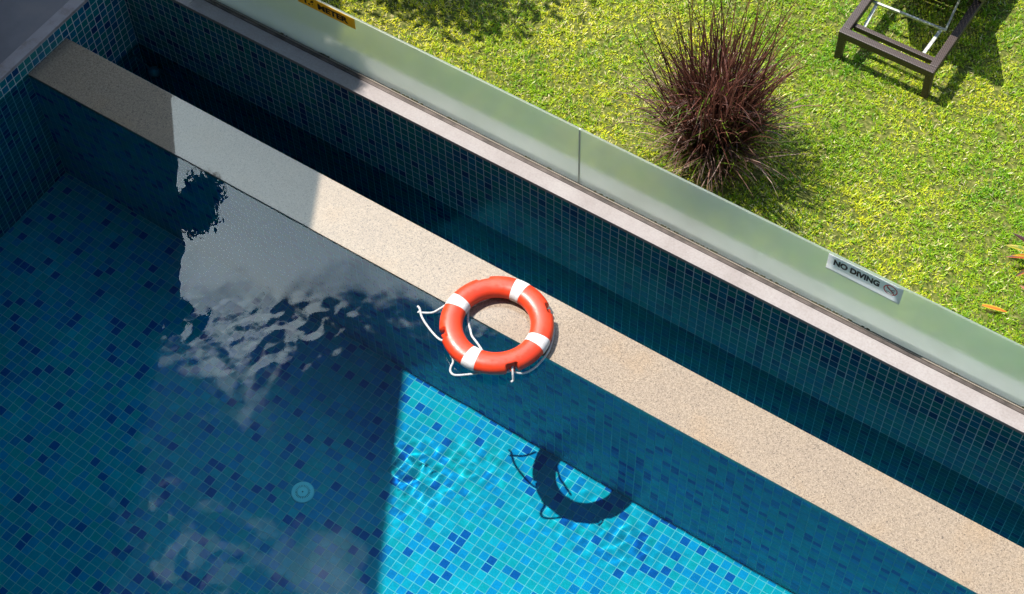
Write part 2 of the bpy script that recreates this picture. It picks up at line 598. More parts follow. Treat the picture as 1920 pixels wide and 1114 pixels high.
farw = thing('side_wall', (X_FAR, 2.4, -POOL_D), 'mosaic pool wall at the far end of the pool, opposite the deck', 'wall')
MB().box((X_FAR, Y_NEAR - .3, -POOL_D - .25), (X_FAR + .3, Y_WALL + .2, .128)).build('wall_core', GROUT, farw).cycles.is_caustics_receiver = True
tile_field(farw, (X_FAR, 0, 0), (0, -1, 0), (0, 0, 1), [(-b, -a) for a, b in spans(Y_NEAR, Y_WALL, Y_WALL)], spans(-POOL_D, .128, .128), 0)

# ------------------------------------------------------------------ ground, deck, lawn soil
lawn_z = 0.05
soil = material('thatch_soil', (.12, .11, .04), .95, .1)
s1 = tex(soil, 'ShaderNodeTexNoise', 40.0, Detail=5.0)
base(soil, ramp_node(soil, s1.outputs['Fac'], [(.3, (.035, .050, .010)), (.55, (.11, .12, .025)), (.8, (.30, .25, .10))]))
lawn = structure(MB().box((-60, Y_WALL + .30, -2.6), (60, 70, lawn_z)).build('lawn', soil))
deck = structure(MB().box((-60, -14, -2.6), (X_END - .0955, Y_WALL + .30, Z_DECK - .003)).build('deck', DECK))
deck2 = structure(MB().box((X_END - .0945, -14, -2.6), (60, Y_NEAR - .28, Z_DECK - .006)).build('building_terrace', DECK))
deck3 = structure(MB().box((X_FAR + .28, Y_NEAR - .275, -2.6), (60, Y_WALL + .30, Z_DECK - .006)).build('side_terrace', DECK))


# ------------------------------------------------------------------ water
def water_sheet(name, x0, x1, y0, y1, z, step, height):
    nx, ny = int((x1 - x0) / step) + 1, int((y1 - y0) / step) + 1
    X, Y = np.meshgrid(np.linspace(x0, x1, nx), np.linspace(y0, y1, ny), indexing='ij')
    Z = z + height(X, Y)
    v = np.stack([X, Y, Z], -1).reshape(-1, 3)
    i, j = np.meshgrid(np.arange(nx - 1), np.arange(ny - 1), indexing='ij')
    a = (i * ny + j).ravel()
    f = np.stack([a, a + ny, a + ny + 1, a + 1], 1)
    o = link(name, mesh_np(name, v, f, WATER, smooth=True))
    o.cycles.is_caustics_caster = True
    return structure(o)


wr = np.random.default_rng(5)


def waves(n, lam0, lam1, slope):
    w = []
    for _ in range(n):
        lam = math.exp(wr.uniform(math.log(lam0), math.log(lam1)))
        th = wr.uniform(0, 2 * math.pi)
        k = 2 * math.pi / lam
        w.append((k * math.cos(th), k * math.sin(th), wr.uniform(0, 6.28), slope / k * math.sqrt(2 / n)))
    return w


W_FINE, W_MID, W_CALM = waves(34, .045, .13, 1.0), waves(24, .12, .32, 1.0), waves(22, .22, .6, 1.0)


def total(ws, X, Y):
    return sum(a * np.sin(kx * X + ky * Y + ph) for kx, ky, ph, a in ws)


def pool_height(X, Y):
    # ripples spread left of the ring; the water lies nearly still elsewhere
    ax, ay = (X + 4.62) * .83 + (Y - 4.02) * .55, -(X + 4.62) * .55 + (Y - 4.02) * .83
    e = np.exp(-(ax / .62) ** 2 - (ay / np.where(ay > 0, .15, .34)) ** 2)
    d2 = np.hypot((X + 4.6) / .9, (Y - 2.5) / .7)
    e2 = np.exp(-d2 ** 2)
    d3 = np.hypot((X + 3.15) / .45, (Y - 4.42) / .22)
    e3 = np.exp(-d3 ** 2)
    return (total(W_FINE, X, Y) * (.0005 + .016 * e + .004 * e2 + .008 * e3)
            + total(W_MID, X, Y) * (.0009 + .018 * e + .007 * e2 + .003 * e3)
            + total(W_CALM, X, Y) * (.0022 + .006 * e2))


pool_water = water_sheet('pool_water', X_END, X_FAR, Y_NEAR, Y_IN + .004, -.009, .0135, pool_height)
channel_water = water_sheet('channel_water', X_END, X_FAR, Y_OUT - .003, Y_WALL, Z_CH, .02,
                            lambda X, Y: total(W_CALM, X, Y) * .004)

# ------------------------------------------------------------------ glass fence
fence = thing('glass_fence', (-1.9, 5.825, Z_COPE), 'low frosted green glass fence standing on the pale coping by the lawn', 'fence')
GY0, GY1, GZ1 = 5.818, 5.832, .738
js = [-6.85, -3.548, -.246, 3.05]
for a, b in zip(js[:-1], js[1:]):
    MB().box((a + .004, GY0, Z_COPE + .004), (b - .004, GY1, GZ1), .0015).build('glass_panel', FROST, fence)
for x in js[1:-1]:
    MB().box((x - .0039, GY0 + .0005, Z_COPE + .006), (x + .0039, GY1 - .0005, GZ1 - .002)).build('joint_seal', JOINT, fence)
MB().box((X_END + .2, GY0 - .040, Z_COPE), (3.05, GY0 - .0152, Z_COPE + .007), .002).build('rail_shade_strip', RAIL_SHADE, fence)  # dark strip widened to imitate the glass's shadow on the coping
MB().box((X_END + .2, GY0 - .0150, Z_COPE), (3.05, GY0 - .008, Z_COPE + .012), .001).build('rail_lip', RAILTOP, fence)
MB().box((X_END + .2, GY1 + .006, Z_COPE), (3.05, GY1 + .028, Z_COPE + .012), .002).build('rail_shade_strip', RAIL_SHADE, fence)
MB().box((X_END + .2, GY0 - .0075, Z_COPE), (3.05, GY0 - .001, Z_COPE + .010)).build('rubber_strip', SEAL, fence)
grime = material('dark_grime', (.05, .055, .03), .9, .1)
gb = MB()
for k in range(46):
    x = random.uniform(-6.2, .2)
    w = random.uniform(.012, .05)
    for q in range(5):
        xx = x + random.uniform(-w, w)
        s = random.uniform(.0015, .004)
        gb.box((xx - s * 1.8, GY0 - .0075, Z_COPE + .010), (xx + s * 1.8, GY0 - .0005, Z_COPE + .010 + s * 2.4))
g_ = gb.build('grime', grime, fence)
g_['kind'] = 'stuff'


# ------------------------------------------------------------------ signs on the glass
def text_mesh(body, size, ma, bold=.0):
    cu = bpy.data.curves.new('lettering', 'FONT')
    cu.body = body
    cu.size = size
    cu.offset = bold
    cu.align_x = 'CENTER'
    cu.align_y = 'CENTER'
    cu.extrude = .0004
    o = bpy.data.objects.new('tmp', cu)
    col.objects.link(o)
    dg = bpy.context.evaluated_depsgraph_get()
    me = bpy.data.meshes.new_from_object(o.evaluated_get(dg))
    bpy.data.objects.remove(o)
    me.materials.clear()
    me.materials.append(ma)
    return me


def place_text(me, x0, x1, z0, z1, y, parent, name='lettering'):
    co = np.empty(len(me.vertices) * 3)
    me.vertices.foreach_get('co', co)
    co = co.reshape(-1, 3)
    lo, hi = co.min(0), co.max(0)
    out = np.empty_like(co)
    out[:, 0] = x0 + (co[:, 0] - lo[0]) / (hi[0] - lo[0]) * (x1 - x0)
    out[:, 2] = z0 + (co[:, 1] - lo[1]) / (hi[1] - lo[1]) * (z1 - z0)
    out[:, 1] = y - co[:, 2]
    me.vertices.foreach_set('co', out.ravel())
    me.update()
    return link(name, me, parent)


WHITE = material('white_vinyl', (.88, .90, .92), .35, .5)
YELLOW = material('yellow_vinyl', (1.0, .66, .05), .45, .5)
for ma in (WHITE, YELLOW):
    t = ma.node_tree
    pb = t.nodes['Principled BSDF']
    tl = N(t, 'ShaderNodeBsdfTranslucent')
    tl.inputs['Color'].default_value = pb.inputs['Base Color'].default_value
    mv = N(t, 'ShaderNodeMixShader')
    mv.inputs[0].default_value = .55
    t.links.new(pb.outputs[0], mv.inputs[1])
    t.links.new(tl.outputs[0], mv.inputs[2])
    t.links.new(mv.outputs[0], t.nodes['Material Output'].inputs[0])
BLACK = material('black_print', (.012, .012, .014), .5, .4)
RED = material('red_print', (.62, .03, .03), .5, .4)


def sticker(parent, x0, x1, z0, z1, ma, peel=0.0):
    """thin vinyl sheet; its lower edge curls off the glass by peel metres"""
    n = 14
    nx = 10
    v, f = [], []
    for j in range(n + 1):
        tz = j / n
        for i in range(nx + 1):
            tx = i / nx
            b = max(0, 1 - tz / .42)
            off = peel * b ** 1.6 * (.55 + .45 * tx)
            z = z0 + (z1 - z0) * tz + off * .35
            v.append((x0 + (x1 - x0) * tx, GY0 - .0012 - off, z))
    m_ = nx + 1
    for j in range(n):
        for i in range(nx):
            f.append((j * m_ + i, j * m_ + i + 1, (j + 1) * m_ + i + 1, (j + 1) * m_ + i))
    v = np.array(v)
    k = len(v)
    v2 = v.copy()
    v2[:, 1] += .0009
    F = f + [tuple(k + q for q in reversed(a)) for a in f]
    for i in range(nx):
        F.append((i, k + i, k + i + 1, i + 1))
        t0 = n * m_ + i
        F.append((t0 + 1, k + t0 + 1, k + t0, t0))
    for j in range(n):
        a, b = j * m_, (j + 1) * m_
        F.append((a, b, k + b, k + a))
        a, b = a + nx, b + nx
        F.append((b, a, k + a, k + b))
    return link('vinyl_sheet', mesh_np('vinyl_sheet', np.vstack([v, v2]), F, ma, smooth=True), parent)


nd = thing('warning_sign', (-1.56, GY0, .59), 'white NO DIVING sticker with red crossed-out diver symbol on the glass fence', 'sign')
nd_sheet = sticker(nd, -1.803, -1.316, .590, .732, WHITE, .016)
place_text(text_mesh('NO DIVING', .1, BLACK, .0045), -1.762, -1.462, .648, .702, GY0 - .0030, nd_sheet)
sym = MB()
cx, cz, R1, R0 = -1.390, .672, .045, .038
n = 40
for k in range(n):
    a0, a1 = 2 * math.pi * k / n, 2 * math.pi * (k + 1) / n
    q = [sym.bm.verts.new((cx + r * math.cos(a), GY0 - .0034, cz + r * math.sin(a))) for r, a in ((R0, a0), (R1, a0), (R1, a1), (R0, a1))]
    sym.bm.faces.new(q)
for s in (1,):
    d = .0035
    a = math.radians(135)
    ex, ez = math.cos(a) * R0, math.sin(a) * R0
    nx_, nz_ = math.sin(a) * d, -math.cos(a) * d
    sym.bm.faces.new([sym.bm.verts.new((cx + p, GY0 - .0036, cz + q)) for p, q in
                      ((ex + nx_, ez + nz_), (ex - nx_, ez - nz_), (-ex - nx_, -ez - nz_), (-ex + nx_, -ez + nz_))])
sym.build('prohibition_ring', RED, nd_sheet)
dv = MB()


def stroke(mb, a, b, w, y):
    a, b = Vector(a), Vector(b)
    d = (b - a).normalized() * w / 2
    p = Vector((-d.y, d.x))
    mb.bm.faces.new([mb.bm.verts.new((q.x, y, q.y)) for q in (a - d + p, a - d - p, b + d - p, b + d + p)])


yd = GY0 - .0031
stroke(dv, (cx - .022, cz + .014), (cx + .004, cz - .004), .009, yd)
stroke(dv, (cx + .002, cz - .002), (cx + .024, cz + .012), .007, yd - .0001)
stroke(dv, (cx + .004, cz - .004), (cx + .018, cz - .018), .005, yd - .0002)
stroke(dv, (cx - .024, cz - .024), (cx - .008, cz - .020), .004, yd - .0001)
stroke(dv, (cx - .004, cz - .024), (cx + .014, cz - .027), .004, yd - .0001)
stroke(dv, (cx + .014, cz - .010), (cx + .022, cz - .008), .008, yd - .0003)
dv.build('diver_figure', BLACK, nd_sheet)

dm = thing('depth_sign', (-5.53, GY0, .638), 'yellow 1.6 METER depth sticker on the glass fence', 'sign')
dm_sheet = sticker(dm, -5.776, -5.294, .634, .733, YELLOW, .0)
place_text(text_mesh('1.6 METER', .1, BLACK, .0045), -5.715, -5.352, .656, .711, GY0 - .0028, dm_sheet)

# ------------------------------------------------------------------ life ring
RC = Vector((-3.438, 4.690, .054))
ORANGE = material('orange_red_plastic', (.80, .085, .025), .38, .5)
o1 = tex(ORANGE, 'ShaderNodeTexNoise', 9.0, Detail=6.0, Roughness=.65)
base(ORANGE, ramp_node(ORANGE, o1.outputs['Fac'], [(.3, (.58, .036, .010)), (.6, (.66, .048, .013)), (.8, (.68, .075, .032))]))
o3 = tex(ORANGE, 'ShaderNodeTexNoise', 16.0, Detail=8.0, Roughness=.75)
o4 = tex(ORANGE, 'ShaderNodeTexNoise', 3.0, Detail=2.0)
scuff = math_node(ORANGE.node_tree, 'MULTIPLY', ramp_node(ORANGE, o3.outputs['Fac'], [(.60, (0, 0, 0)), (.70, (1, 1, 1))]), ramp_node(ORANGE, o4.outputs['Fac'], [(.42, (0, 0, 0)), (.62, (.55, .55, .55))]))
src = ORANGE.node_tree.nodes['Principled BSDF'].inputs['Base Color'].links[0].from_socket
base(ORANGE, mix_rgb(ORANGE, scuff, src, (.30, .075, .045)))
o2 = tex(ORANGE, 'ShaderNodeTexNoise', 40.0, Detail=4.0)
base(ORANGE, ramp_node(ORANGE, o2.outputs['Fac'], [(.3, (.28,) * 3), (.7, (.46,) * 3)]), 'Roughness')
bump(ORANGE, o2.outputs['Fac'], .12, .002)
TAPE = material('white_reflective_tape', (.80, .78, .76), .5, .4)
t2 = tex(TAPE, 'ShaderNodeTexNoise', 60.0, Detail=3.0)
base(TAPE, ramp_node(TAPE, t2.outputs['Fac'], [(.35, (.54, .50, .49)), (.65, (.66, .65, .64))]))
ROPE = material('white_rope', (.74, .74, .72), .8, .2)
rp = tex(ROPE, 'ShaderNodeTexNoise', 130.0, Detail=2.0)
base(ROPE, ramp_node(ROPE, rp.outputs['Fac'], [(.35, (.34, .34, .34)), (.6, (.55, .55, .54))]))

ring = thing('life_ring', (RC.x, RC.y, 0), 'orange life ring with white bands lying across the granite edge', 'life ring')
RM, RA, RB = .2855, .0735, .0545     # centre radius, half width, half height
BANDS = [math.radians(a) for a in (-178, 94, 4.5, -87)]
POCKETS = [math.radians(a) for a in (-133.5, -40, 50, 138)]


def ring_point(th, ph, extra=0.0):
    r = RM + (RA + extra) * math.copysign(abs(math.cos(ph)) ** .92, math.cos(ph))
    return Vector((RC.x + r * math.cos(th), RC.y + r * math.sin(th), RC.z + (RB + extra) * math.copysign(abs(math.sin(ph)) ** .92, math.sin(ph))))


def wrap(a):
    return (a + math.pi) % (2 * math.pi) - math.pi


nT, nP = 360, 48
v, f = [], []
for i in range(nT):
    th = 2 * math.pi * i / nT
    for j in range(nP):
        ph = 2 * math.pi * j / nP
        p = ring_point(th, ph)
        for pk in POCKETS:                      # moulded rope pockets in the outer side
            d = abs(wrap(th - pk)) * (RM + RA)
            if d < .040 and -1.1 < wrap(ph) < .95:
                dep = .030 * (1 if d < .034 else max(0, (.040 - d) / .006))
                ed = min((wrap(ph) + 1.1) / .2, (.95 - wrap(ph)) / .16, 1.0)
                # leave a lug in the middle lower part that the rope passes through
                if d < .013 and wrap(ph) < .12:
                    dep *= .25
                p = p - Vector((math.cos(th), math.sin(th), .35 if wrap(ph) > 0 else 0)) * dep * max(0, ed)
        v.append(p)
for i in range(nT):
    for j in range(nP):
        a = i * nP + j
        b = i * nP + (j + 1) % nP
        c = ((i + 1) % nT) * nP
        f.append((a, c + j, c + (j + 1) % nP, b))
body = link('ring_body', mesh_np('ring_body', [tuple(p) for p in v], f, ORANGE, smooth=True), ring)
for bi, ba in enumerate(BANDS):
    v, f = [], []
    nb = 10
    hw = .040 / RM * (1.0 + .06 * math.sin(bi * 2.1))
    for i in range(nb + 1):
        th = ba - hw + 2 * hw * i / nb
        for j in range(nP):
            v.append(tuple(ring_point(th, 2 * math.pi * j / nP, .0016 if 0 < i < nb else -.001)))
    for i in range(nb):
        for j in range(nP):
            f.append((i * nP + j, (i + 1) * nP + j, (i + 1) * nP + (j + 1) % nP, i * nP + (j + 1) % nP))
    link('tape_band', mesh_np('tape_band', v, f, TAPE, smooth=True), ring)


def smooth_path(pts, n=8):
    P_ = [Vector(p) for p in pts]
    out = []
    for i in range(len(P_) - 1):
        p0, p1, p2, p3 = P_[max(i - 1, 0)], P_[i], P_[i + 1], P_[min(i + 2, len(P_) - 1)]
        for k in range(n):
            t_ = k / n
            out.append(.5 * ((2 * p1) + (p2 - p0) * t_ + (2 * p0 - 5 * p1 + 4 * p2 - p3) * t_ ** 2 + (3 * p1 - p0 - 3 * p2 + p3) * t_ ** 3))
    out.append(P_[-1])
    return out


ropes = [
    [(-3.800, 4.650, .030), (-3.835, 4.585, .012), (-3.861, 4.560, .006), (-3.915, 4.530, .004), (-3.925, 4.525, .012)],
    [(-3.955, 4.560, .006), (-3.931, 4.549, .010), (-3.895, 4.515, .004), (-3.845, 4.485, .003), (-3.757, 4.447, .004), (-3.690, 4.428, .012), (-3.640, 4.420, .045), (-3.605, 4.395, .030), (-3.555, 4.360, .014)],
    [(-3.560, 4.372, .020), (-3.530, 4.340, .008), (-3.522, 4.305, .004), (-3.506, 4.276, .003), (-3.470, 4.268, .003), (-3.415, 4.305, .004), (-3.333, 4.372, .008), (-3.262, 4.416, .016), (-3.200, 4.450, .034), (-3.172, 4.468, .050)],
    [(-3.185, 4.485, .060), (-3.160, 4.452, .040), (-3.145, 4.432, .006), (-3.150, 4.415, .004)],
    [(-3.172, 4.470, .030), (-3.120, 4.500, .014), (-3.085, 4.560, .012), (-3.072, 4.640, .012), (-3.078, 4.740, .010), (-3.125, 4.860, .012), (-3.185, 4.925, .030)],
    [(-3.650, 4.770, .010), (-3.671, 4.725, .008), (-3.640, 4.665, .005), (-3.616, 4.632, .003), (-3.575, 4.595, .003), (-3.540, 4.562, .003), (-3.480, 4.535, .004), (-3.415, 4.500, .012)],
    [(-3.680, 4.740, .012), (-3.655, 4.785, .008), (-3.622, 4.834, .007), (-3.600, 4.870, .012)],
]
for r_ in ropes:
    pts = smooth_path(r_, 8)
    mb = MB().tube(pts, .0075, 8)
    mb.build('rope', ROPE, ring)

# ------------------------------------------------------------------ floor drain and channel fitting
WPLASTIC = material('white_plastic', (.86, .88, .86), .4, .5)
DARKSLOT = material('dark_slot', (.03, .12, .13), .7, .3)
drain = thing('floor_drain', (-4.275, 3.535, -POOL_D + .0022), 'round white drain cover on the pool floor', 'drain')
v, f = [], []
dz = -POOL_D + .002
prof = [(.0, .016), (.022, .016), (.026, .0175), (.030, .0165), (.060, .014), (.064, .012), (.069, .0125), (.077, .010), (.081, .004), (.081, -.001)]
nn = 48
mb = MB()
rings = []
for r_, h in prof[1:]:
    rings.append([mb.bm.verts.new((-4.275 + r_ * math.cos(2 * math.pi * k / nn), 3.535 + r_ * math.sin(2 * math.pi * k / nn), dz + h)) for k in range(nn)])
mb.bm.faces.new(rings[0])
for A, B in zip(rings[:-1], rings[1:]):
    for k in range(nn):
        mb.bm.faces.new((A[k], A[(k + 1) % nn], B[(k + 1) % nn], B[k])).smooth = True
cover = mb.build('cover', WPLASTIC, drain)
cover.cycles.is_caustics_receiver = True
for k in range(26):
    a = 2 * math.pi * k / 26
    ra, rb = .036, .052
    lo = .6 if math.sin(a - .6) > .2 else 1.0
    mb = MB()
    mb.bar((-4.275 + ra * math.cos(a), 3.535 + ra * math.sin(a), dz + .0160), (-4.275 + rb * math.cos(a), 3.535 + rb * math.sin(a), dz + .0152), .0045 * lo, .0012)
    mb.build('slot', DARKSLOT, cover).cycles.is_caustics_receiver = True
mb = MB()
mb.tube([(-4.275, 3.535, dz + .015), (-4.275, 3.535, dz + .0175)], .006, 12)
mb.build('screw', DARKSLOT, cover)

fit = thing('inlet_fitting', (-7.13, 5.545, Z_CH - .06), 'faint grey round float in the dark corner of the channel', 'float')
mb = MB()
r = bmesh.ops.create_uvsphere(mb.bm, u_segments=24, v_segments=14, radius=.052)
bmesh.ops.transform(mb.bm, matrix=Matrix.Translation((-7.13, 5.545, Z_CH - .065)) @ Matrix.Diagonal((1, 1, .9, 1)), verts=r['verts'])
for f_ in mb.bm.faces:
    f_.smooth = True
FLOATM = material('grey_plastic', (.10, .13, .14), .3, .5)
mb.build('float_body', FLOATM, fit)
MB().tube([(-7.13, 5.545, Z_CH - .020), (-7.13, 5.545, Z_CH - .008)], .010, 12).build('cap', FLOATM, fit)
MB().bar((-7.16, 5.55, Z_CH - .07), (-7.40, 5.60, Z_CH - .08), .012, .012, .002).build('arm', FLOATM, fit)

# ------------------------------------------------------------------ vegetation
def leaf_material(name, rough=.55, transl=.35):
    ma = bpy.data.materials.new(name)
    ma.use_nodes = True
    t = ma.node_tree
    t.nodes.clear()
    at = N(t, 'ShaderNodeAttribute', attribute_name='blade_color')
    d = N(t, 'ShaderNodeBsdfPrincipled')
    d.inputs['Roughness'].default_value = rough
    d.inputs['Specular IOR Level'].default_value = .35
    tr = N(t, 'ShaderNodeBsdfTranslucent')
    mx = N(t, 'ShaderNodeMixShader')
    mx.inputs[0].default_value = transl
    t.links.new(at.outputs['Color'], d.inputs['Base Color'])
    t.links.new(at.outputs['Color'], tr.inputs['Color'])
    t.links.new(d.outputs[0], mx.inputs[1])
    t.links.new(tr.outputs[0], mx.inputs[2])
    t.links.new(mx.outputs[0], N(t, 'ShaderNodeOutputMaterial').inputs[0])
    return ma


BLADE = leaf_material('grass_blade', .45, .40)


def blades(root, az, length, width, lean0, lean1, segs, color, tipcolor=None, twist=0.0, swirl=None):
    """ribbons that start at root, leave at lean0 from the vertical and bend to lean1 at the tip"""
    n = len(root)
    V = np.empty((n, (segs + 1) * 2, 3))
    Cc = np.empty((n, (segs + 1) * 2, 3))
    pos = root.copy()
    hd = np.stack([np.cos(az), np.sin(az), np.zeros(n)], 1)
    sd = np.stack([-np.sin(az + twist), np.cos(az + twist), np.zeros(n)], 1)
    for s in range(segs + 1):
        t_ = s / segs
        w = width * (1 - t_ ** 1.8 * .93) * (.6 + .4 * min(1, t_ * 4))
        V[:, 2 * s] = pos - sd * (w / 2)[:, None]
        V[:, 2 * s + 1] = pos + sd * (w / 2)[:, None]
        cc = color if tipcolor is None else color * (1 - t_) + tipcolor * t_
        Cc[:, 2 * s] = cc
        Cc[:, 2 * s + 1] = cc
        ln = lean0 + (lean1 - lean0) * (t_ + .5 / segs) ** 1.4
        if swirl is not None:
            a_ = az + swirl * t_
            hd = np.stack([np.cos(a_), np.sin(a_), np.zeros(n)], 1)
        pos = pos + (hd * np.sin(ln)[:, None] + np.array([0, 0, 1.]) * np.cos(ln)[:, None]) * (length / segs)[:, None]
    k = (segs + 1) * 2
    fq = np.array([(2 * s, 2 * s + 1, 2 * s + 3, 2 * s + 2) for s in range(segs)])
    F = (np.arange(n)[:, None, None] * k + fq[None]).reshape(-1, 4)
    return V.reshape(-1, 3), F, Cc.reshape(-1, 3)


def value_noise(x, y, scale, seed):
    r = np.random.default_rng(seed)
    T = r.random((64, 64))
    u, v_ = x * scale + 100, y * scale + 100
    i, j = np.floor(u).astype(int), np.floor(v_).astype(int)
    fu, fv = u - i, v_ - j
    fu, fv = fu * fu * (3 - 2 * fu), fv * fv * (3 - 2 * fv)
    g = lambda a, b: T[a % 64, b % 64]
    return (g(i, j) * (1 - fu) + g(i + 1, j) * fu) * (1 - fv) + (g(i, j + 1) * (1 - fu) + g(i + 1, j + 1) * fu) * fv


def lawn_grass():
    parts, tid = [], []
    k0 = 0
    for (x0, x1, y0, y1, dens) in ((-6.7, .3, 5.985, 9.35, 1500), (-10, -6.7, 5.985, 11, 260), (.3, 5, 5.985, 11, 260), (-6.7, .3, 9.35, 12, 260)):
        n = int((x1 - x0) * (y1 - y0) * dens)
        c = np.stack([rng.uniform(x0, x1, n), rng.uniform(y0, y1, n)], 1)       # tuft centres, 7 blades each
        parts.append(np.repeat(c, 7, 0) + rng.normal(0, .009, (n * 7, 2)))
        tid.append(np.repeat(np.arange(n), 7) + k0)
        k0 += n
    xy, tid = np.vstack(parts), np.concatenate(tid)
    ok = xy[:, 1] > 5.985
    xy, tid = xy[ok], tid[ok]
    tr1, tr2, tr3 = rng.random(k0), rng.random(k0), rng.normal(0, 1, k0)
    # bare worn spots thin the sward
    big = .55 * value_noise(xy[:, 0], xy[:, 1], 1.1, 1) + .45 * value_noise(xy[:, 0], xy[:, 1], 3.1, 2)
    small = value_noise(xy[:, 0], xy[:, 1], 11.0, 3)
    lush = np.clip((xy[:, 0] + 5.6) / 5.0, 0, 1) * .5 + big * .8 - .2      # greener to the right, drier to the left
    keep = tr1[tid] < np.clip(.62 + lush * .6, 0, 1)
    xy, lush, small, tid = xy[keep], lush[keep], small[keep], tid[keep]
    n = len(xy)
    root = np.column_stack([xy, np.full(n, lawn_z - .002)])
    az = rng.uniform(0, 2 * np.pi, n)
    length = rng.uniform(.018, .040, n) * (.75 + .5 * small) * (1 + .18 * tr3[tid]).clip(.5, 1.6)
    width = rng.uniform(.0050, .0100, n)
    l0 = rng.uniform(.25, 1.1, n)
    l1 = l0 + rng.uniform(.1, .8, n)
    green = np.array([.260, .430, .015])
    lime = np.array([.740, .720, .036])
    straw = np.array([.760, .640, .280])
    dark = np.array([.090, .235, .012])
    a = np.clip((lush - .35) * 1.7 + .35 + (small - .5) * .5 + .28 * tr3[tid] + rng.normal(0, .10, n), 0, 1)[:, None]
    c = lime * (1 - a) + green * a
    p_straw = np.clip(.27 - .30 * lush + .18 * (small - .5), .02, .6)
    c = np.where(((tr2[tid] * .7 + rng.random(n) * .3) < p_straw)[:, None], straw * rng.uniform(.6, 1.15, (n, 1)), c)
    c = np.where((rng.random(n) < .10 + .10 * lush)[:, None], dark * rng.uniform(.8, 1.4, (n, 1)), c)
    drift = value_noise(xy[:, 0], xy[:, 1], 2.3, 8) * .6 + value_noise(xy[:, 0], xy[:, 1], 6.0, 9) * .4
    c = np.where((drift > .58)[:, None] & (rng.random((n, 1)) < .6), c * np.array([.60, .80, .85]), c)
    pale = np.array([.82, .74, .42])
    c = np.where((rng.random(n) < .075 - .05 * np.clip(lush, 0, 1))[:, None], pale * rng.uniform(.75, 1.1, (n, 1)), c)
    c = c * rng.uniform(.78, 1.22, (n, 1))
    V, F, Cc = blades(root, az, length, width, l0, l1, 2, c, c * 1.12)
    o = link('grass', mesh_np('grass', V, F, BLADE, colors=Cc))
    o['kind'] = 'stuff'
    o['label'] = 'sunlit patchy yellow green lawn grass behind the glass fence'
    o['category'] = 'grass'


lawn_grass()


def fountain_grass(cx, cy):
    t_ = thing('fountain_grass', (cx, cy, lawn_z), 'large burgundy tuft of ornamental grass growing on the lawn by the glass fence', 'plant')
    R_ = np.random.default_rng(21)

    heads = [(-.09, .05, -.10, .08), (.08, .09, .08, .12), (.02, -.07, .02, -.08), (-.10, -.05, -.11, -.03), (.11, -.02, .11, .0), (0, .12, .01, .18), (-.03, .02, -.02, .04)]

    def tuft(n, r0, len_a, len_b, wid, la, lb, ca, cb, name, bend=(.5, 1.5), rise=0.0):
        h = np.array(heads)[R_.integers(0, len(heads), n)]
        a0 = R_.uniform(0, 2 * np.pi, n)
        rr = r0 * np.sqrt(R_.random(n))
        root = np.column_stack([cx + h[:, 0] + rr * np.cos(a0), cy + h[:, 1] + rr * np.sin(a0), lawn_z + rise * R_.random(n)])
        L = R_.uniform(len_a, len_b, n)
        w = R_.uniform(wid * .6, wid * 1.3, n)
        l0 = R_.uniform(la, lb, n)
        dx, dy = np.sin(l0) * np.cos(a0) + h[:, 2] * .75, np.sin(l0) * np.sin(a0) + h[:, 3] * .9
        az = np.arctan2(dy, dx) + R_.normal(0, .25, n)
        l0 = np.arcsin(np.clip(np.hypot(dx, dy), 0, .98))
        l1 = l0 + R_.uniform(*bend, n)
        k = R_.random((n, 1)) ** 1.5
        c = np.array(ca) * (1 - k) + np.array(cb) * k
        tip = c * R_.uniform(.8, 2.0, (n, 1))
        V, F, Cc = blades(root, az, L, w, l0, l1, 7, c, tip, R_.uniform(-1.0, 1.0, n), R_.normal(0, .55, n))
        o = link(name, mesh_np(name, V, F, BLADE, colors=Cc), t_)
        o['kind'] = 'stuff'
    tuft(600, .085, .60, 1.35, .0120, .02, .25, (.038, .015, .010), (.165, .060, .042), 'burgundy_blades', (.0, .75))
    tuft(330, .10, .35, .85, .0135, .08, .40, (.050, .024, .018), (.22, .110, .085), 'arching_blades', (.3, 2.6))
    tuft(120, .10, .40, .85, .0135, .10, .45, (.16, .095, .075), (.36, .24, .20), 'bleached_blades', (.7, 2.3))
    tuft(480, .13, .20, .44, .0120, .15, 1.0, (.036, .014, .010), (.165, .060, .042), 'culm_leaves', (.4, 2.2), .62)
    tuft(80, .14, .20, .42, .0130, .4, 1.2, (.20, .12, .10), (.46, .30, .25), 'pale_culm_leaves', (.6, 2.0), .55)
    tuft(130, .12, .15, .35, .0100, .2, 1.2, (.06, .12, .008), (.20, .30, .02), 'green_culm_leaves', (.4, 1.8), .60)
    tuft(240, .10, .30, .72, .0110, .05, .45, (.045, .085, .008), (.14, .22, .015), 'green_blades', (.3, 1.6))
    tuft(140, .16, .25, .50, .0070, .5, 1.1, (.24, .18, .08), (.42, .32, .15), 'dry_thatch', (.3, .9))


fountain_grass(-3.01, 6.60)


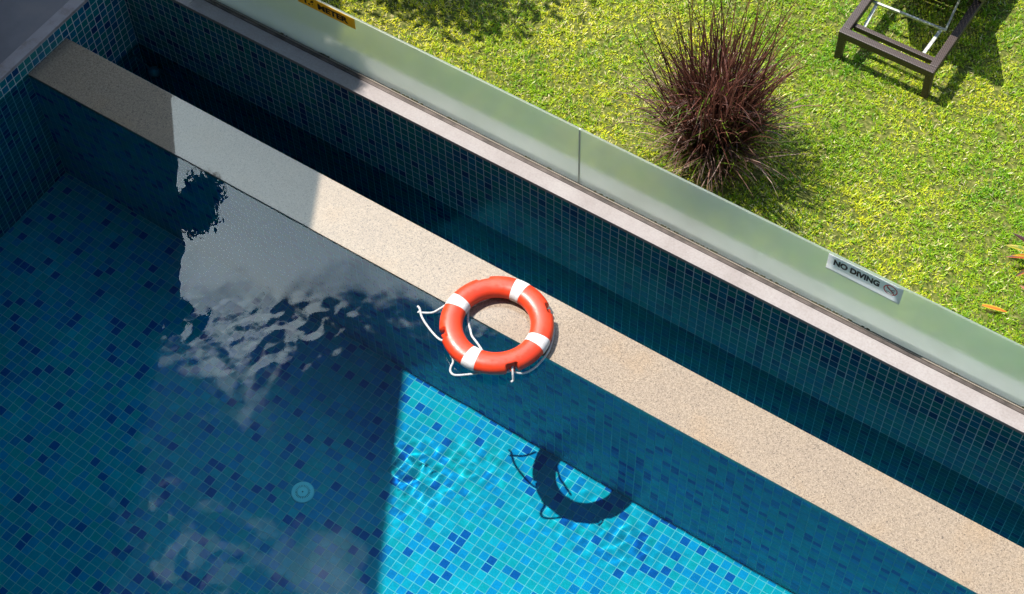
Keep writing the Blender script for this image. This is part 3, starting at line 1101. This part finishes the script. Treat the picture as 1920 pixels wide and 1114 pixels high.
def broad_leaf(p, d, L, w, cols, name, parent, droop=.6, fold=.25):
    """one strap leaf with a folded midrib; cols: base, middle, edge colours"""
    p, d = Vector(p), Vector(d).normalized()
    n = 9
    v, f, c = [], [], []
    side = d.cross(Vector((0, 0, 1))).normalized()
    pos = p.copy()
    for s in range(n + 1):
        t_ = s / n
        ww = w * (math.sin(math.pi * min(1, .12 + .88 * t_)) ** .7) * .5 + .0005
        up = side.cross(d)
        v += [tuple(pos - side * ww - up * ww * fold * -1), tuple(pos), tuple(pos + side * ww + up * ww * fold)]
        c0 = [cols[0][k] * (1 - t_) + cols[1][k] * t_ for k in range(3)]
        c += [cols[2], c0, cols[2] if random.random() < .6 else c0]
        d = (d + Vector((0, 0, -1)) * droop / n).normalized()
        pos = pos + d * L / n
    for s in range(n):
        a = s * 3
        f += [(a, a + 3, a + 4, a + 1), (a + 1, a + 4, a + 5, a + 2)]
    return link(name, mesh_np(name, v, f, BLADE, smooth=True, colors=np.array(c)), parent)


YEL, ORG, MAR, GRN = (.62, .42, .03), (.60, .12, .02), (.055, .012, .015), (.14, .20, .02)
cp = thing('croton_plant', (-.74, 6.92, lawn_z), 'yellow and maroon strap leaved plant at the right edge of the lawn', 'plant')
specs = [(2.45, .62, .30, .040, (GRN, YEL, ORG)), (2.9, .35, .27, .036, (MAR, MAR, MAR)), (3.25, .30, .26, .040, (GRN, GRN, YEL)),
         (3.55, .25, .24, .034, (MAR, MAR, ORG)), (2.65, .9, .26, .034, (MAR, GRN, YEL)), (4.2, .35, .24, .036, (GRN, MAR, ORG)),
         (4.8, .5, .26, .036, (MAR, MAR, YEL)), (.3, .5, .3, .04, (GRN, YEL, ORG)), (1.0, .6, .3, .04, (MAR, MAR, ORG)),
         (1.7, .6, .3, .038, (GRN, YEL, YEL)), (5.6, .5, .28, .04, (GRN, GRN, ORG)), (3.9, .95, .28, .036, (GRN, YEL, ORG)), (.7, 1.2, .3, .038, (MAR, GRN, ORG))]
for a, el, L, w, cs in specs:
    broad_leaf((-.74 + .03 * math.cos(a), 6.92 + .03 * math.sin(a), lawn_z + .10), (math.cos(a), math.sin(a), el), L, w, cs, 'leaf', cp)
STEM = material('brown_stem', (.10, .07, .04), .8, .2)
MB().tube([(-.74, 6.92, lawn_z), (-.862, 6.858, lawn_z + .12)], .012, 8).build('stem', STEM, cp)
# sedge tuft by the fence at the right
sd_ = thing('sedge_tuft', (-.56, 6.50, lawn_z), 'low tuft of dark and straw coloured sedge at the right edge near the fence', 'plant')
k = 260
a0 = rng.uniform(0, 2 * np.pi, k)
rr = .12 * np.sqrt(rng.random(k))
kk = rng.random((k, 1))
V, F, Cc = blades(np.column_stack([-.56 + rr * np.cos(a0), 6.50 + rr * np.sin(a0), np.full(k, lawn_z)]), a0 + rng.normal(0, .5, k), rng.uniform(.10, .26, k),
                  rng.uniform(.004, .008, k), rng.uniform(.1, .7, k), rng.uniform(.9, 1.8, k), 5, np.array([.05, .11, .012]) * (1 - kk) + np.array([.36, .32, .12]) * kk)
link('sedge_blades', mesh_np('sedge_blades', V, F, BLADE, colors=Cc), sd_)['kind'] = 'stuff'
for i, (x, y, a, L, w, cs, lab) in enumerate([
        (-.96, 6.425, .25, .16, .030, (ORG, ORG, YEL), 'fallen orange red leaf lying on the grass beside the fence'),
        (-.70, 6.66, 2.9, .13, .024, ((.5, .2, .12), (.5, .22, .15), (.3, .08, .05)), 'fallen pinkish brown leaf on the grass at the right edge')]):
    r = broad_leaf((x, y, lawn_z + .045), (math.cos(a), math.sin(a), .03), L, w, cs, 'fallen_leaf', None, .12, .3)
    tag(r, lab, 'leaf')

# ------------------------------------------------------------------ sun lounger
WICK = material('brown_wicker', (.075, .052, .045), .5, .5)
wv = tex(WICK, 'ShaderNodeTexWave', 26.0, Distortion=.4)
wv.bands_direction = 'DIAGONAL'
wv2 = tex(WICK, 'ShaderNodeTexWave', 40.0, Distortion=.3)
wv2.bands_direction = 'X'
wc = tex(WICK, 'ShaderNodeTexChecker', 105.0)
base(WICK, mix_rgb(WICK, wc.outputs['Fac'], (.085, .060, .052), (.034, .023, .020)))
bump(WICK, wc.outputs['Fac'], .8, .004)
STRIP = material('wicker_strip', (.060, .042, .037), .5, .5)
LX0, LX1, LYF, LYB = -2.700, -1.992, 7.790, 9.75
LZ = .322
lg = thing('sun_lounger', ((LX0 + LX1) / 2, 8.6, lawn_z), 'dark brown wicker sun lounger with raised back and pale metal props on the lawn', 'sun lounger')
RW = .056
MB().box((LX0, LYF, LZ - .060), (LX1, LYF + RW, LZ), .006).build('end_rail', WICK, lg)
MB().box((LX0, LYB - RW, LZ - .060), (LX1, LYB, LZ), .006).build('end_rail', WICK, lg)
for x in (LX0, LX1 - RW):
    MB().box((x, LYF + RW + .0005, LZ - .060), (x + RW, LYB - RW - .0005, LZ), .006).build('side_rail', WICK, lg)
MB().box((LX0 + RW + .001, LYF + .125, LZ - .072), (LX1 - RW - .001, LYF + .160, LZ - .030), .004).build('cross_rail', WICK, lg)
MB().box((LX0 + RW + .001, 8.62, LZ - .050), (LX1 - RW - .001, 8.66, LZ - .010), .004).build('cross_rail', WICK, lg)
for x in (LX0 + .002, LX1 - RW + .002):
    for y in (LYF + .002, LYB - RW + .002):
        sgn = -1 if x < -2.3 else 1
        mb = MB()
        mb.bar((x + RW / 2 - .002, y + RW / 2 - .002, LZ - .061), (x + RW / 2 - .002 + sgn * .004, y + RW / 2 - .002, lawn_z - .01), RW - .006, RW - .006, .004, (0, 1, 0))
        mb.build('leg', WICK, lg)
# adjustable back: woven frame leaning from the hinge at (8.60, .27) up to (8.19, .75)
H0, H1 = Vector((0, 8.60, .29)), Vector((0, 8.185, .765))
bx0, bx1 = LX0 + .02, LX1 + .002
back = link('backrest', MB().bar((bx0 + .016, H0.y, H0.z), (bx0 + .016, H1.y, H1.z), .032, .03, .004, (1, 0, 0)).bar((bx1 - .016, H0.y, H0.z), (bx1 - .016, H1.y, H1.z), .032, .03, .004, (1, 0, 0))
            .bar((bx0 + .033, H1.y, H1.z), (bx1 - .033, H1.y, H1.z), .032, .03, .004).bar((bx0 + .033, H0.y, H0.z), (bx1 - .033, H0.y, H0.z), .032, .03, .004).mesh('backrest', WICK), lg)
wm = MB()
nrm = (H1 - H0).cross(Vector((1, 0, 0))).normalized()
L_ = (H1 - H0).length
k = 0
x = bx0 + .036
while x < bx1 - .034:
    o_ = nrm * (.0015 if k % 2 else -.0015)
    wm.bar(Vector((x, 0, 0)) + H0 + o_, Vector((x, 0, 0)) + H1 + o_, .0030, .0118, 0, nrm)
    x += .0142
    k += 1
s_ = .02
k = 0
while s_ < L_ - .015:
    c_ = H0 + (H1 - H0) * (s_ / L_)
    o_ = nrm * (.0045 if k % 2 else -.0045)
    wm.bar(Vector((bx0 + .03, 0, 0)) + c_ + o_, Vector((bx1 - .03, 0, 0)) + c_ + o_, .0118, .0030, 0, nrm)
    s_ += .0142
    k += 1
wv_ = wm.build('weave', STRIP, back)
wv_['kind'] = 'stuff'
wm = MB()
y = 8.68
while y < LYB - RW - .004:
    wm.box((LX0 + RW + .001, y, LZ - .016), (LX1 - RW - .001, y + .0118, LZ - .012))
    y += .0142
x = LX0 + RW + .004
while x < LX1 - RW - .012:
    wm.box((x, 8.665, LZ - .011), (x + .0118, LYB - RW - .001, LZ - .008))
    x += .0142
st_ = wm.build('seat_weave', STRIP, lg)
st_['kind'] = 'stuff'
PALE = material('pale_metal_tube', (.62, .63, .58), .42, .5, .35)
pm = tex(PALE, 'ShaderNodeTexNoise', 30.0, Detail=5.0)
base(PALE, ramp_node(PALE, pm.outputs['Fac'], [(.35, (.40, .41, .37)), (.6, (.66, .67, .62))]))
by, bz = 8.235, .255
MB().bar((-2.665, by - .012, bz), (-2.108, by + .012, bz), .018, .016, .003).build('cross_bar', PALE, lg)
MB().bar((-2.618, by - .010, bz - .012), (-2.592, 7.955, bz - .030), .024, .012, .003).build('prop_bar', PALE, lg)
MB().bar((-2.140, by + .005, bz - .014), (-2.150, 7.960, bz - .032), .024, .012, .003).build('prop_bar', PALE, lg)
for xx in (-2.108, -2.662):
    MB().bar((xx, by + .005, bz + .004), (xx + .0, 8.42, .47), .015, .012, .003).build('support_arm', PALE, lg)

# ------------------------------------------------------------------ buildings that shade the pool and stand mirrored in it
bld = thing('building', (-2, -2.2, Z_DECK), 'cream rendered building with balconies facing the pool', 'building')
FY = -1.7
MB().box((-16, -12, -.2), (16, FY, 15.5)).build('wall', PLASTER, bld)
for zf in (4.2, 7.32, 10.4, 13.5):
    MB().box((-3.9 if zf < 5.5 else -9.0, FY + .002, zf - .2), (12, FY + 1.45, zf), .01).build('balcony_slab', PLASTER, bld)
for zf in (.2, 4.3, 7.42, 10.5):
    for x in np.arange(-12.5, 14, 3.4):
        w_ = MB().box((x, FY + .002, zf), (x + 2.1, FY + .03, zf + 2.2)).build('window', WINDOW, bld)
pav = thing('pool_pavilion', (-12, 3.5, Z_DECK), 'flat roofed pavilion beside the pool, its roof mirrored dark in the water', 'building')
ex = lambda y: -7.82 - .56 * (y - 5.08)
MB().prism([(ex(FY + .01), FY + .01), (ex(6.35), 6.35), (-10.75, 8.7), (-11.3, 9.6), (-16, 9.6), (-16, FY + .01)], 4.74, 5.0).build('roof_slab', CONCRETE, pav)
MB().prism([(-11.2, 0), (-11.2, 8.4), (-15.5, 8.4), (-15.5, 0)], .15, 4.74).build('wall', PLASTER, pav)
for (x, y) in ((-8.6, 2.6), (-10.4, 7.6)):
    MB().tube([(x, y, .14), (x, y, 4.74)], .16, 20).build('column', PLASTER, pav)


def leafy(cx, cy, cz, rx, ry, rz, n, ls, ca, cb, seed, name, parent, lump=5):
    """leaf-sized faces gathered in clumps through the crown volume"""
    R_ = np.random.default_rng(seed)
    cen = R_.normal(0, .42, (lump, 3)) * np.array([rx, ry, rz])
    cen = np.vstack([cen, np.zeros((1, 3))])
    idx = R_.integers(0, len(cen), n)
    p = cen[idx] + R_.normal(0, .28, (n, 3)) * np.array([rx, ry, rz])
    p += np.array([cx, cy, cz])
    a = R_.normal(size=(n, 3))
    a /= np.linalg.norm(a, axis=1)[:, None]
    b = np.cross(a, R_.normal(size=(n, 3)))
    b /= np.linalg.norm(b, axis=1)[:, None]
    L = R_.uniform(.6, 1.3, n)[:, None] * ls
    Wd = L * .42
    V = np.stack([p - a * L, p - b * Wd + a * L * .1, p + a * L, p + b * Wd + a * L * .1], 1)
    F = np.arange(n * 4).reshape(-1, 4)
    k = R_.random((n, 1))
    c = np.repeat(np.array(ca) * (1 - k) + np.array(cb) * k, 4, 0)
    o = link(name, mesh_np(name, V.reshape(-1, 3), F, BLADE, colors=c), parent)
    o['kind'] = 'stuff'


for i, (x, y, s, lab) in enumerate([(-8.86, 6.98, .30, 'leafy shrub overhanging the pavilion roof edge, nearest the lawn'),
                                    (-8.15, 5.85, .20, 'smaller leafy shrub on the pavilion roof edge'),
                                    (-10.55, 8.25, .36, 'broad leafy shrub at the lawn end of the pavilion roof')]):
    sh = thing('roof_shrub', (x - .1, y, 5.0), lab, 'shrub', 'shrubs along the pavilion roof edge')
    leafy(x, y, 5.0 + s * .7, s, s, s * .9, int(2600 * s / .3), .045, (.02, .05, .01), (.07, .13, .02), 40 + i, 'foliage', sh)
    MB().tube([(x - .12, y, 5.0), (x - .04, y, 5.0 + s * .6)], .02, 6).build('stem', STEM, sh)

# small garden tree out of the picture at the top: it throws the dappled shade on the lawn
tr = thing('garden_tree', (-6.55, 7.45, lawn_z), 'small garden tree shading the upper lawn beyond the fence', 'tree')
MB().tube([(-6.55, 7.45, lawn_z - .02), (-6.52, 7.42, .7), (-6.42, 7.36, 1.3), (-6.30, 7.3, 1.9)], .055, 10, taper=[1.3, 1, .8, .4]).build('trunk', STEM, tr)
for k, (dx, dy, dz_) in enumerate([(.5, -.3, .5), (-.4, .35, .6), (.35, .45, .6), (.75, .2, .2), (-.35, -.6, .5)]):
    MB().tube([(-6.45, 7.38, 1.15), (-6.45 + dx * .55, 7.38 + dy * .55, 1.15 + dz_ * .7), (-6.45 + dx, 7.38 + dy, 1.15 + dz_)], .025, 6, taper=[1, .7, .3]).build('branch', STEM, tr)
leafy(-6.80, 6.80, 1.75, 1.0, .46, .40, 6500, .055, (.03, .07, .012), (.10, .17, .02), 78, 'crown', tr, 10)
leafy(-6.30, 7.35, 1.75, .95, .65, .40, 2300, .055, (.03, .07, .012), (.10, .17, .02), 77, 'crown', tr, 9)
